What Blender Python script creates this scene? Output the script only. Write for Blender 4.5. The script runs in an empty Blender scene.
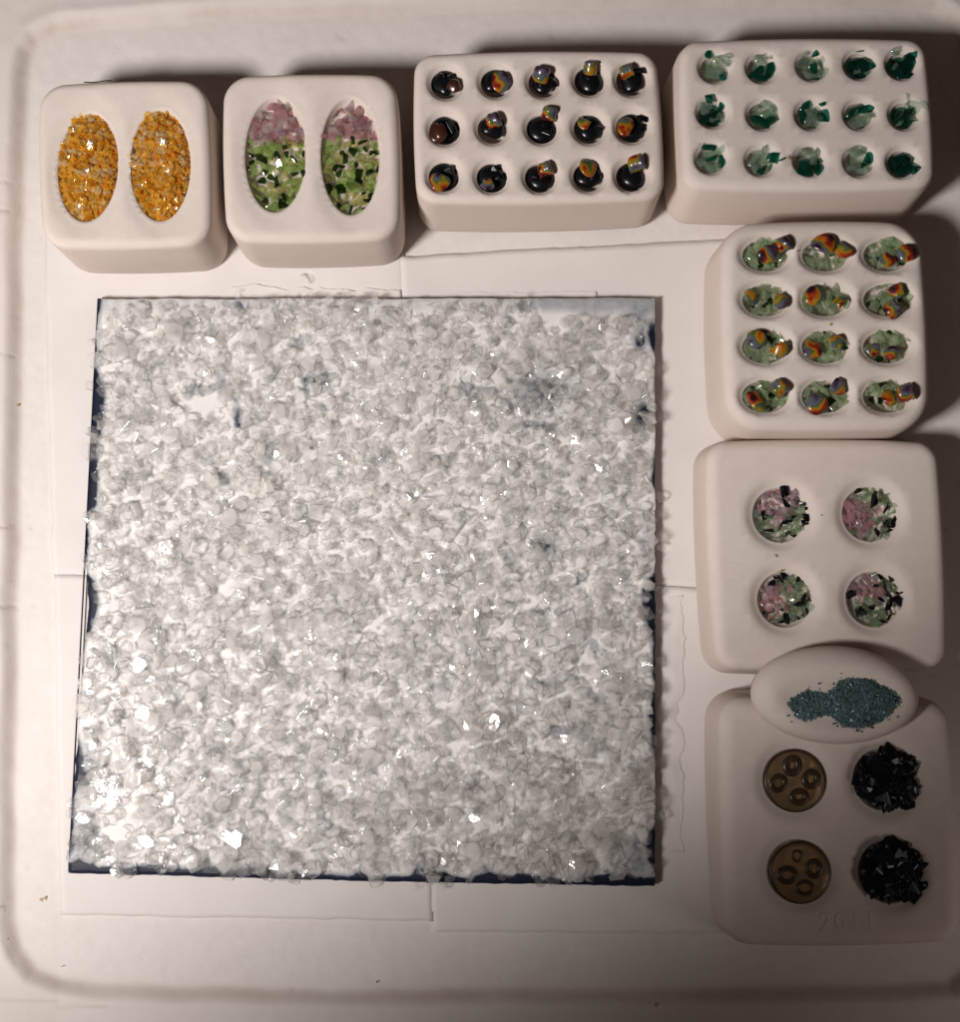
import bpy, bmesh, math, random
import numpy as np
from mathutils import Vector, Matrix, Euler
from mathutils.geometry import delaunay_2d_cdt

random.seed(7)
RNG = np.random.default_rng(7)
S = bpy.context.scene
COL = S.collection
PI = math.pi

# ------------------------------------------------------------------ camera
F = 1200.0                      # focal length in photo pixels (photo is 960 wide)
TILT = math.radians(6.5)
FWD = np.array([0, math.sin(TILT), -math.cos(TILT)])
UP = np.array([0, math.cos(TILT), math.sin(TILT)])
CAM = -FWD * 12.0               # one photo pixel is about 0.01 units on the kiln floor
cd = bpy.data.cameras.new('camera')
cam = bpy.data.objects.new('camera', cd)
COL.objects.link(cam)
cam.location = CAM
cam.rotation_euler = (TILT, 0, 0)
cd.sensor_fit = 'HORIZONTAL'
cd.angle_x = 2 * math.atan(480 / F)
cd.clip_start = 0.1
cd.clip_end = 200
S.camera = cam


def P(u, v, z=0.0):
    """the place at height z that the photo shows at pixel (u, v)"""
    d = FWD + UP * ((511 - v) / F)
    d = d + np.array([(u - 480) / F, 0, 0])
    t = (z - CAM[2]) / d[2]
    p = CAM + d * t
    return (float(p[0]), float(p[1]), float(z))


# ------------------------------------------------------------------ noise
def vnoise(x, y, scale, seed=0):
    x = np.asarray(x, float) / scale
    y = np.asarray(y, float) / scale
    xi = np.floor(x).astype(np.int64)
    yi = np.floor(y).astype(np.int64)
    fx = x - xi
    fy = y - yi
    fx = fx * fx * (3 - 2 * fx)
    fy = fy * fy * (3 - 2 * fy)

    def h(a, b):
        n = (a * 374761393 + b * 668265263 + seed * 974711) & 0x7fffffff
        n = ((n ^ (n >> 13)) * 1274126177) & 0x7fffffff
        return ((n ^ (n >> 16)) & 0xffff) / 65535.0
    return (h(xi, yi) * (1 - fx) + h(xi + 1, yi) * fx) * (1 - fy) + (h(xi, yi + 1) * (1 - fx) + h(xi + 1, yi + 1) * fx) * fy


def fbm(x, y, scale, seed=0, oct=3):
    r, a, t = 0, 1, 0
    for i in range(oct):
        r = r + a * vnoise(x, y, scale / 2 ** i, seed + 17 * i)
        t += a
        a *= .5
    return r / t


def sstep(a, b, x):
    t = np.clip((np.asarray(x, float) - a) / (b - a), 0, 1)
    return t * t * (3 - 2 * t)


def poly_dist(pts, poly):
    """unsigned distance and inside flag of points to a closed polygon"""
    pts = np.asarray(pts, float)
    poly = np.asarray(poly, float)
    best = np.full(len(pts), 1e9)
    ins = np.zeros(len(pts), bool)
    n = len(poly)
    for i in range(n):
        a, b = poly[i], poly[(i + 1) % n]
        ab = b - a
        t = np.clip(((pts - a) @ ab) / max(ab @ ab, 1e-12), 0, 1)
        d = np.linalg.norm(pts - a - t[:, None] * ab, axis=1)
        best = np.minimum(best, d)
        c = ((a[1] > pts[:, 1]) != (b[1] > pts[:, 1]))
        with np.errstate(divide='ignore', invalid='ignore'):
            xx = (b[0] - a[0]) * (pts[:, 1] - a[1]) / (b[1] - a[1] + 1e-15) + a[0]
        ins ^= c & (pts[:, 0] < xx)
    return best, ins


# ------------------------------------------------------------------ object helpers
def put(o, label=None, cat=None, group=None, kind=None, parent=None):
    if o.name not in COL.objects:
        COL.objects.link(o)
    if parent is not None:
        o.parent = parent
    if label:
        o['label'] = label
    if cat:
        o['category'] = cat
    if group:
        o['group'] = group
    if kind:
        o['kind'] = kind
    return o


def mesh_np(name, verts, faces, mats, smooth=False, midx=None):
    me = bpy.data.meshes.new(name)
    me.from_pydata([tuple(v) for v in verts], [], [tuple(f) for f in faces])
    for m in (mats if isinstance(mats, (list, tuple)) else [mats]):
        me.materials.append(m)
    if midx is not None:
        me.polygons.foreach_set('material_index', np.asarray(midx, np.int32))
    me.polygons.foreach_set('use_smooth', np.full(len(me.polygons), smooth))
    me.update()
    return me


def attr(me, name, vals):
    a = me.attributes.new(name, 'FLOAT', 'POINT')
    a.data.foreach_set('value', np.asarray(vals, np.float32))


def empty(name, loc):
    o = bpy.data.objects.new(name, None)
    o.location = loc
    o.empty_display_size = .1
    COL.objects.link(o)
    return o


# ------------------------------------------------------------------ materials
def new_mat(name):
    m = bpy.data.materials.new(name)
    m.use_nodes = True
    nt = m.node_tree
    nt.nodes.clear()
    out = nt.nodes.new('ShaderNodeOutputMaterial')
    return m, nt, out


def N(nt, t, **kw):
    n = nt.nodes.new(t)
    for k, v in kw.items():
        if k.startswith('_'):
            n.inputs[k[1:].replace('_', ' ')].default_value = v
        else:
            setattr(n, k, v)
    return n


def ramp(nt, stops, interp='LINEAR'):
    r = nt.nodes.new('ShaderNodeValToRGB')
    r.color_ramp.interpolation = interp
    e = r.color_ramp.elements
    while len(e) < len(stops):
        e.new(.5)
    for el, (p, c) in zip(e, stops):
        el.position = p
        el.color = (*c, 1)
    return r


def mixcol(nt, fac, a, b, blend='MIX'):
    m = nt.nodes.new('ShaderNodeMix')
    m.data_type = 'RGBA'
    m.blend_type = blend
    L = nt.links
    for sock, v in ((m.inputs[0], fac), (m.inputs[6], a), (m.inputs[7], b)):
        if hasattr(v, 'is_linked') or hasattr(v, 'links'):
            L.new(v, sock)
        elif isinstance(v, (int, float)):
            sock.default_value = v
        else:
            sock.default_value = (*v, 1)
    return m.outputs[2]


def ceramic(name, base, dark, bump=.25, stain=None, rough=.92):
    """unglazed fired clay: mottled, faintly pitted"""
    m, nt, out = new_mat(name)
    L = nt.links
    tc = N(nt, 'ShaderNodeTexCoord')
    n1 = N(nt, 'ShaderNodeTexNoise', _Scale=1.3, _Detail=5.0, _Roughness=.5)
    n2 = N(nt, 'ShaderNodeTexNoise', _Scale=9.0, _Detail=6.0, _Roughness=.7)
    n3 = N(nt, 'ShaderNodeTexNoise', _Scale=60.0, _Detail=3.0)
    for n in (n1, n2, n3):
        L.new(tc.outputs['Object'], n.inputs['Vector'])
    r1 = ramp(nt, [(.35, (0, 0, 0)), (.7, (1, 1, 1))])
    L.new(n1.outputs['Fac'], r1.inputs['Fac'])
    c = mixcol(nt, r1.outputs['Color'], base, dark)
    r2 = ramp(nt, [(.36, (.965, .96, .955)), (.64, (1.015, 1.015, 1.015))])
    L.new(n2.outputs['Fac'], r2.inputs['Fac'])
    c = mixcol(nt, 1.0, c, r2.outputs['Color'], 'MULTIPLY')
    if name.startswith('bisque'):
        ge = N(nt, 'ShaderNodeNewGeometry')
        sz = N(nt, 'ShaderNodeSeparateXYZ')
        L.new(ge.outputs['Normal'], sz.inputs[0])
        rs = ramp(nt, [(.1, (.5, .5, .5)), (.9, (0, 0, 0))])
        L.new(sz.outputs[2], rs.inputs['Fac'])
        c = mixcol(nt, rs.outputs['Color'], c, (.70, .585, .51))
    if stain:
        for an, colr, amt in stain:
            a = N(nt, 'ShaderNodeAttribute', attribute_name=an)
            mu = N(nt, 'ShaderNodeMath', operation='MULTIPLY')
            L.new(a.outputs['Fac'], mu.inputs[0])
            r3 = ramp(nt, [(.25, (.45, .45, .45)), (.75, (1, 1, 1))])
            L.new(n2.outputs['Fac'], r3.inputs['Fac'])
            mu2 = N(nt, 'ShaderNodeMath', operation='MULTIPLY')
            mu2.inputs[1].default_value = amt
            L.new(r3.outputs['Color'], mu.inputs[1])
            L.new(mu.outputs[0], mu2.inputs[0])
            c = mixcol(nt, mu2.outputs[0], c, colr)
    b = N(nt, 'ShaderNodeBsdfPrincipled', _Roughness=rough)
    b.inputs['Specular IOR Level'].default_value = .25
    L.new(c, b.inputs['Base Color'])
    bp = N(nt, 'ShaderNodeBump', _Strength=bump, _Distance=.02)
    ad = N(nt, 'ShaderNodeMath', operation='ADD')
    L.new(n2.outputs['Fac'], ad.inputs[0])
    L.new(n3.outputs['Fac'], ad.inputs[1])
    L.new(ad.outputs[0], bp.inputs['Height'])
    L.new(bp.outputs['Normal'], b.inputs['Normal'])
    L.new(b.outputs[0], out.inputs[0])
    return m


def glass(name, tint, through=.45, body=None, body_amt=.2, rough=.04, var=0.0, edge=.75, ior=1.2, glint=0.0):
    """chunk glass: entering light partly passes straight, partly bends, a little is scattered by a cloudy body; rims go darker"""
    m, nt, out = new_mat(name)
    L = nt.links
    tc = N(nt, 'ShaderNodeTexCoord')
    nz = N(nt, 'ShaderNodeTexNoise', _Scale=6.0, _Detail=3.0)
    L.new(tc.outputs['Object'], nz.inputs['Vector'])
    rg = ramp(nt, [(.3, tuple(max(0, t * (1 - var)) for t in tint)), (.7, tint)])
    L.new(nz.outputs['Fac'], rg.inputs['Fac'])
    lw = N(nt, 'ShaderNodeLayerWeight', _Blend=.5)
    re = ramp(nt, [(.45, (1, 1, 1)), (.95, (edge, edge, edge))])
    L.new(lw.outputs['Facing'], re.inputs['Fac'])
    tc2 = mixcol(nt, 1.0, rg.outputs['Color'], re.outputs['Color'], 'MULTIPLY')
    g = N(nt, 'ShaderNodeBsdfRefraction', _Roughness=rough * .5, _IOR=ior)
    L.new(tc2, g.inputs['Color'])
    t = N(nt, 'ShaderNodeBsdfTransparent')
    L.new(tc2, t.inputs['Color'])
    mx = N(nt, 'ShaderNodeMixShader')
    mx.inputs[0].default_value = through
    L.new(g.outputs[0], mx.inputs[1])
    L.new(t.outputs[0], mx.inputs[2])
    df = N(nt, 'ShaderNodeBsdfDiffuse')
    tl = N(nt, 'ShaderNodeBsdfTranslucent')
    pb = N(nt, 'ShaderNodeMixShader')
    pb.inputs[0].default_value = .4
    L.new(df.outputs[0], pb.inputs[1])
    L.new(tl.outputs[0], pb.inputs[2])
    if body is None:
        body = tint
    rb = ramp(nt, [(.3, tuple(c * (1 - var) for c in body)), (.7, body)])
    L.new(nz.outputs['Fac'], rb.inputs['Fac'])
    L.new(rb.outputs['Color'], df.inputs[0])
    L.new(rb.outputs['Color'], tl.inputs[0])
    mx2 = N(nt, 'ShaderNodeMixShader')
    mx2.inputs[0].default_value = body_amt
    L.new(mx.outputs[0], mx2.inputs[1])
    L.new(pb.outputs[0], mx2.inputs[2])
    gl = N(nt, 'ShaderNodeBsdfGlossy', _Roughness=rough)
    fr = N(nt, 'ShaderNodeFresnel', _IOR=1.5)
    if glint:                       # conchoidal ripples on the broken faces
        nb = N(nt, 'ShaderNodeTexNoise', _Scale=11.0, _Detail=2.0)
        L.new(tc.outputs['Object'], nb.inputs['Vector'])
        bp = N(nt, 'ShaderNodeBump', _Strength=glint, _Distance=.05)
        L.new(nb.outputs['Fac'], bp.inputs['Height'])
        L.new(bp.outputs['Normal'], gl.inputs['Normal'])
    mx3 = N(nt, 'ShaderNodeMixShader')
    L.new(fr.outputs[0], mx3.inputs[0])
    L.new(mx2.outputs[0], mx3.inputs[1])
    L.new(gl.outputs[0], mx3.inputs[2])
    geo = N(nt, 'ShaderNodeNewGeometry')
    t2 = N(nt, 'ShaderNodeBsdfTransparent')
    mx4 = N(nt, 'ShaderNodeMixShader')
    L.new(geo.outputs['Backfacing'], mx4.inputs[0])
    L.new(mx3.outputs[0], mx4.inputs[1])
    L.new(t2.outputs[0], mx4.inputs[2])
    L.new(mx4.outputs[0], out.inputs[0])
    return m


def solid(name, col, rough=.2, var=.3, spec=.5, scale=5.0, metallic=0.0):
    m, nt, out = new_mat(name)
    L = nt.links
    tc = N(nt, 'ShaderNodeTexCoord')
    nz = N(nt, 'ShaderNodeTexNoise', _Scale=scale, _Detail=4.0)
    L.new(tc.outputs['Object'], nz.inputs['Vector'])
    rb = ramp(nt, [(.3, tuple(c * (1 - var) for c in col)), (.7, col)])
    L.new(nz.outputs['Fac'], rb.inputs['Fac'])
    b = N(nt, 'ShaderNodeBsdfPrincipled', _Roughness=rough, _Metallic=metallic)
    b.inputs['Specular IOR Level'].default_value = spec
    L.new(rb.outputs['Color'], b.inputs['Base Color'])
    L.new(b.outputs[0], out.inputs[0])
    return m


def rainbow_mat(name):
    """dichroic cane: bands of colour running across each piece"""
    m, nt, out = new_mat(name)
    L = nt.links
    tc = N(nt, 'ShaderNodeTexCoord')
    oi = N(nt, 'ShaderNodeObjectInfo')
    mp = N(nt, 'ShaderNodeMapping')
    L.new(tc.outputs['Object'], mp.inputs['Vector'])
    nz = N(nt, 'ShaderNodeTexNoise', _Scale=13.0, _Detail=1.5)
    ad = N(nt, 'ShaderNodeVectorMath', operation='ADD')
    cb = N(nt, 'ShaderNodeCombineXYZ')
    mu = N(nt, 'ShaderNodeMath', operation='MULTIPLY')
    mu.inputs[1].default_value = 37.0
    L.new(oi.outputs['Random'], mu.inputs[0])
    L.new(mu.outputs[0], cb.inputs[2])
    L.new(mp.outputs[0], ad.inputs[0])
    L.new(cb.outputs[0], ad.inputs[1])
    L.new(ad.outputs[0], nz.inputs['Vector'])
    sx = N(nt, 'ShaderNodeSeparateXYZ')
    L.new(tc.outputs['Object'], sx.inputs[0])
    f = N(nt, 'ShaderNodeMath', operation='MULTIPLY_ADD')       # x * 4.2 + 0.45
    f.inputs[1].default_value = 5.5
    f.inputs[2].default_value = -.44
    L.new(sx.outputs[0], f.inputs[0])
    f2 = N(nt, 'ShaderNodeMath', operation='MULTIPLY_ADD')
    f2.inputs[1].default_value = 1.9
    L.new(nz.outputs['Fac'], f2.inputs[0])
    L.new(f.outputs[0], f2.inputs[2])
    r = ramp(nt, [(0, (.02, .008, .012)), (.16, (.09, .012, .012)), (.29, (.32, .04, .008)), (.39, (.42, .14, .01)),
                  (.48, (.26, .19, .02)), (.58, (.07, .10, .025)), (.7, (.10, .115, .16)), (.82, (.08, .05, .08)), (1, (.02, .008, .012))])
    L.new(f2.outputs[0], r.inputs['Fac'])
    b = N(nt, 'ShaderNodeBsdfPrincipled', _Roughness=.22)
    L.new(r.outputs['Color'], b.inputs['Base Color'])
    L.new(b.outputs[0], out.inputs[0])
    return m


def paper_mat():
    m, nt, out = new_mat('fibre_paper')
    L = nt.links
    tc = N(nt, 'ShaderNodeTexCoord')
    n1 = N(nt, 'ShaderNodeTexNoise', _Scale=2.0, _Detail=6.0)
    n2 = N(nt, 'ShaderNodeTexNoise', _Scale=45.0, _Detail=4.0)
    L.new(tc.outputs['Object'], n1.inputs['Vector'])
    L.new(tc.outputs['Object'], n2.inputs['Vector'])
    r = ramp(nt, [(.35, (.775, .735, .71)), (.65, (.805, .768, .745))])
    L.new(n1.outputs['Fac'], r.inputs['Fac'])
    b = N(nt, 'ShaderNodeBsdfPrincipled', _Roughness=.9)
    b.inputs['Specular IOR Level'].default_value = .2
    L.new(r.outputs['Color'], b.inputs['Base Color'])
    bp = N(nt, 'ShaderNodeBump', _Strength=.12, _Distance=.01)
    L.new(n2.outputs['Fac'], bp.inputs['Height'])
    L.new(bp.outputs['Normal'], b.inputs['Normal'])
    L.new(b.outputs[0], out.inputs[0])
    return m


def sheet_mat():
    """top sheet of the panel: white enamel that thins to bluish grey and navy where the attribute says so"""
    m, nt, out = new_mat('white_on_blue_glass')
    L = nt.links
    a = N(nt, 'ShaderNodeAttribute', attribute_name='cover')
    tc = N(nt, 'ShaderNodeTexCoord')
    n1 = N(nt, 'ShaderNodeTexNoise', _Scale=14.0, _Detail=5.0)
    L.new(tc.outputs['Object'], n1.inputs['Vector'])
    ad = N(nt, 'ShaderNodeMath', operation='MULTIPLY_ADD')
    ad.inputs[1].default_value = .3
    L.new(n1.outputs['Fac'], ad.inputs[0])
    L.new(a.outputs['Fac'], ad.inputs[2])
    r = ramp(nt, [(.22, (.007, .011, .030)), (.36, (.03, .04, .075)), (.5, (.32, .335, .365)), (.72, (.53, .54, .555)), (.95, (.82, .80, .79))])
    L.new(ad.outputs[0], r.inputs['Fac'])
    b = N(nt, 'ShaderNodeBsdfPrincipled', _Roughness=.5)
    b.inputs['Specular IOR Level'].default_value = .25
    L.new(r.outputs['Color'], b.inputs['Base Color'])
    L.new(b.outputs[0], out.inputs[0])
    return m


M_FLOOR = ceramic('kiln_brick', (.80, .76, .735), (.775, .73, .705), .12,
                  stain=[('outer', (.64, .54, .47), .5), ('stain', (.40, .27, .18), .55), ('crack', (.30, .21, .15), .75)])
M_MOULD = ceramic('bisque_clay', (.755, .675, .625), (.735, .645, .59), .07)
M_MOULD_W = ceramic('bisque_clay_chalky', (.755, .68, .635), (.73, .645, .595), .09)
M_PAPER = paper_mat()
M_SHEET = sheet_mat()
M_NAVY = solid('navy_glass', (.008, .014, .045), .3, .5, .25)
M_CLEAR = glass('clear_glass', (1, 1, 1), .66, (1, .99, .975), .13, .02, edge=.28, ior=1.38, glint=.14)
M_CLEARM = glass('milky_clear_glass', (1, .998, .99), .72, (1, .985, .955), .38, .05, edge=.6, ior=1.28, glint=.25)
M_BLACK = solid('black_glass', (.006, .007, .010), .24, .5, .35)
M_BLACKB = solid('blue_black_glass', (.007, .011, .023), .22, .5, .4)
M_EMER = glass('emerald_glass', (.06, .40, .29), .25, (.005, .075, .053), .5, .02, .45, glint=.3)
M_PALEG = glass('pale_green_glass', (.82, .95, .85), .5, (.46, .62, .49), .30, .02, .3, edge=.45, glint=.3)
M_MINT = glass('mint_glass', (.84, .95, .76), .5, (.46, .60, .38), .45, .03, .25, edge=.5, glint=.3)
M_OLIVE = glass('dark_green_glass', (.10, .22, .06), .3, (.012, .035, .008), .5, .03, .5, glint=.35)
M_GREEN = glass('leaf_green_glass', (.78, .94, .52), .45, (.40, .56, .17), .55, .03, .3, glint=.35)
M_SAGE = glass('sage_green_glass', (.78, .9, .72), .5, (.31, .44, .27), .45, .03, .3, glint=.35)
M_LIME = glass('lime_glass', (.92, .92, .55), .45, (.60, .58, .22), .5, .03, .3, glint=.35)
M_PINK = glass('pink_glass', (.95, .72, .75), .4, (.62, .34, .37), .6, .04, .3, glint=.3)
M_LILAC = glass('lilac_glass', (.90, .80, .86), .4, (.58, .43, .50), .55, .04, .3, glint=.3)
M_BLUSH = glass('blush_glass', (1, .94, .93), .5, (.76, .64, .63), .4, .04, .2, glint=.3)
M_AMBER = glass('amber_glass', (1, .82, .34), .6, (1, .62, .10), .45, .03, .12, edge=.85, glint=.3)
M_AMBERC = glass('pale_amber_glass', (1, .92, .72), .65, (1, .82, .48), .4, .03, .1, edge=.85, glint=.3)
M_AMBERD = glass('deep_amber_glass', (1, .66, .14), .6, (.93, .42, .03), .45, .03, .15, edge=.85, glint=.3)
M_TEAL = solid('teal_glass', (.15, .245, .25), .3, .4)
M_TEALB = solid('blue_teal_glass', (.11, .19, .225), .22, .4)
M_BROWN = glass('olive_brown_glass', (.88, .72, .50), .5, (.54, .39, .23), .45, .05, .2)
M_RING = solid('dark_ring', (.06, .036, .018), .3, .4)
M_RAIN = rainbow_mat('rainbow_glass')
M_DIRT = solid('dark_grit', (.05, .035, .025), .7, .4)
M_FIBRE = solid('dark_fibre', (.04, .03, .03), .8, .2)

# ------------------------------------------------------------------ kiln floor (setting)
RIM = [(14, 300), (18, 120), (20, 70), (24, 50), (33, 37), (55, 27), (100, 21), (240, 12), (480, 3), (700, -2), (880, -2), (935, 4), (962, 22), (972, 60),
       (978, 300), (985, 700), (984, 930), (975, 972), (950, 989), (880, 993), (700, 996), (320, 997), (107, 992), (60, 986), (32, 975), (14, 952), (6, 920), (6, 850), (9, 700), (12, 500)]


def build_floor():
    us = np.concatenate([np.arange(-320, -20, 25), np.arange(-20, 990, 2.6), np.arange(990, 1300, 25)])
    vs = np.concatenate([np.arange(-320, -20, 25), np.arange(-20, 1035, 2.6), np.arange(1035, 1340, 25)])
    U, V = np.meshgrid(us, vs)
    u, v = U.ravel(), V.ravel()
    wob = (fbm(u, v, 60, 3) - .5) * 5
    d, ins = poly_dist(np.stack([u, v], 1), RIM)
    sd = np.where(ins, -d, d) + wob                 # >0 outside
    z = .09 * sstep(-9, 9, sd) + .02 * np.exp(-((sd - 8) / 9) ** 2)
    z = z + (fbm(u, v, 120, 5) - .5) * .03 + (vnoise(u, v, 7, 9) - .5) * .004
    stain = np.exp(-((sd + 2) / 6.5) ** 2) * (.35 + .9 * fbm(u, v, 55, 11)) + .16 * np.exp(-((sd + 8) / 14) ** 2) * fbm(u, v, 30, 31)
    outer = sstep(0, 10, sd) * (.5 + .5 * fbm(u, v, 90, 12)) * np.where(u < 60, 1.0, .45)
    crack = np.zeros_like(u)
    for (cy, x1, w) in ((355, 13, 1.6), (527, 11, 1.6), (607, 14, 1.6), (212, 10, 1.2), (185, 12, 1.2), (905, 5, 1.4)):
        yy = cy + (vnoise(u, v, 6, 40) - .5) * 4 + u * .1
        c = np.exp(-((v - yy) / w) ** 2) * (u < x1 + 3) * (u > -60)
        crack = np.maximum(crack, c * .8)
    # shallow blemishes and pits
    for k in range(90):
        cx, cy = RNG.uniform(-5, 965), RNG.uniform(-5, 1030)
        r = RNG.uniform(1.3, 2.6)
        crack = np.maximum(crack, np.exp(-((u - cx) ** 2 + (v - cy) ** 2) / r ** 2) * RNG.uniform(.1, .55))
    for (a, b, c, dd) in ((336, 33, 345, 39), (18, 965, 5, 940), (60, 1006, 110, 1004), (0, 998, 60, 1000)):
        dl, _ = poly_dist(np.stack([u, v], 1), [(a, b), (c, dd)])
        crack = np.maximum(crack, np.exp(-(dl / 1.5) ** 2) * .35)
    z = z - crack * .012
    dx = FWD[0] + (u - 480) / F
    dy = FWD[1] + UP[1] * (511 - v) / F
    dz = FWD[2] + UP[2] * (511 - v) / F
    t = (0 - CAM[2]) / dz
    verts = np.stack([CAM[0] + dx * t, CAM[1] + dy * t, z - .03], 1)
    nx, ny = len(us), len(vs)
    i = np.arange(nx * ny).reshape(ny, nx)
    faces = np.stack([i[:-1, :-1].ravel(), i[1:, :-1].ravel(), i[1:, 1:].ravel(), i[:-1, 1:].ravel()], 1)
    me = mesh_np('kiln_floor', verts, faces, M_FLOOR, True)
    attr(me, 'stain', np.clip(stain, 0, 1))
    attr(me, 'outer', np.clip(outer, 0, 1))
    attr(me, 'crack', np.clip(crack, 0, 1))
    put(bpy.data.objects.new('kiln_floor', me), 'off white kiln floor with a brown stained rounded rim', None, None, 'structure')


build_floor()


# ------------------------------------------------------------------ paper
def paper_sheet(name, quad, z, label, group, seed, rag=(0, 0, 0, 0), lift=.0, n=60, mat=None, wrinkle=.004):
    """quad: photo corners tl, tr, br, bl; rag: raggedness in px of the top, right, bottom, left edge"""
    tl, tr, br, bl = [np.array(q, float) for q in quad]
    s = np.linspace(0, 1, n)
    vv, fa = [], []
    Sg, Tg = np.meshgrid(s, s)
    ww = Tg[..., None]
    hh = Sg[..., None]
    pts = (tl * (1 - hh) + tr * hh) * (1 - ww) + (bl * (1 - hh) + br * hh) * ww
    x, y = pts[..., 0], pts[..., 1]
    r = lambda q: (fbm(q, q * 0 + seed, 16, seed, 4) - .5) * 2
    y = y + rag[0] * r(x) * (1 - Tg) ** 3 + rag[2] * r(x + 91) * Tg ** 3
    x = x + rag[1] * r(y + 33) * Sg ** 3 + rag[3] * r(y + 7) * (1 - Sg) ** 3
    e = np.minimum(np.minimum(Sg, 1 - Sg), np.minimum(Tg, 1 - Tg))
    zz = z + wrinkle * (fbm(x, y, 22, seed) - .3) * np.minimum(1, e / .22) + lift * np.exp(-(e / .06) ** 2) * fbm(x, y, 60, seed + 4)
    for a in range(n):
        for b in range(n):
            vv.append(P(x[a, b], y[a, b], zz[a, b]))
    i = np.arange(n * n).reshape(n, n)
    fa = np.stack([i[:-1, :-1].ravel(), i[1:, :-1].ravel(), i[1:, 1:].ravel(), i[:-1, 1:].ravel()], 1)
    me = mesh_np(name, vv, fa, mat or M_PAPER, True)
    o = put(bpy.data.objects.new(name, me), label, 'paper', group)
    md = o.modifiers.new('thickness', 'SOLIDIFY')
    md.thickness = .0008
    md.offset = -1
    return o


GP = 'white fibre paper sheets under the glass panel'
paper_sheet('paper_sheet', [(44, 215), (402, 215), (420, 574), (52, 575)], .002, 'white paper sheet under the amber and pink green moulds and upper left panel corner', GP, 1, (2, 1, 1, 2))
paper_sheet('paper_sheet', [(400, 257), (790, 236), (790, 592), (420, 574)], .006, 'white paper sheet with a straight top edge below the black and rainbow mould', GP, 2, (1.2, 1, 1, 1), .006)
paper_sheet('paper_sheet', [(54, 575), (422, 574), (434, 921), (60, 915)], .005, 'white paper sheet under the lower left corner of the frit panel', GP, 3, (1, 1, 1.5, 1), .008)
paper_sheet('paper_sheet', [(419, 574), (790, 592), (790, 934), (433, 932)], .003, 'white paper sheet in shadow under the lower right corner of the frit panel', GP, 4, (1, 1, 1.5, 1), .01)
paper_sheet('paper_scrap', [(232, 287), (401, 290), (402, 312), (230, 312)], .012, 'torn wrinkled paper scrap along the top edge of the frit panel', None, 5, (6, 0, 0, 2), .008, wrinkle=.03)
paper_sheet('paper_scrap', [(418, 294), (596, 291), (598, 310), (418, 310)], .012, 'thin curled paper scrap peeking out above the panel, below the black mould', None, 8, (4, 2, 0, 0), .004, wrinkle=.01)
paper_sheet('paper_scrap', [(640, 592), (684, 594), (683, 852), (640, 852)], .007, 'long torn wrinkled paper scrap along the shadowed side of the frit panel', None, 6, (6, 11, 6, 0), .0, wrinkle=.03)


# ------------------------------------------------------------------ moulds
def round_poly(corners, rad, seg=9):
    c = [np.array(p[:2], float) for p in corners]
    out = []
    n = len(c)
    for i in range(n):
        p, a, b = c[i], c[i - 1], c[(i + 1) % n]
        da, db = (a - p) / np.linalg.norm(a - p), (b - p) / np.linalg.norm(b - p)
        ang = math.acos(np.clip(da @ db, -1, 1))
        t = rad / math.tan(ang / 2)
        p0, p1 = p + da * t, p + db * t
        bis = (da + db) / np.linalg.norm(da + db)
        ce = p + bis * (rad / math.sin(ang / 2))
        a0 = math.atan2(*(p0 - ce)[::-1])
        a1 = math.atan2(*(p1 - ce)[::-1])
        dl = (a1 - a0 + PI) % (2 * PI) - PI
        for k in range(seg + 1):
            aa = a0 + dl * k / seg
            out.append(ce + rad * np.array([math.cos(aa), math.sin(aa)]))
    # resample straight runs
    res = []
    ctr = np.mean(out, 0)
    for i in range(len(out)):
        a, b = out[i], out[(i + 1) % len(out)]
        m = max(1, int(np.linalg.norm(b - a) / .07))
        for k in range(m):
            t = k / m
            e = (b - a) / max(np.linalg.norm(b - a), 1e-9)
            side = np.array([e[1], -e[0]])
            if np.dot(side, (a + b) / 2 - ctr) < 0:
                side = -side
            res.append(a + (b - a) * t + side * .012 * np.linalg.norm(b - a) * 4 * t * (1 - t))
    return np.array(res)


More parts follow.
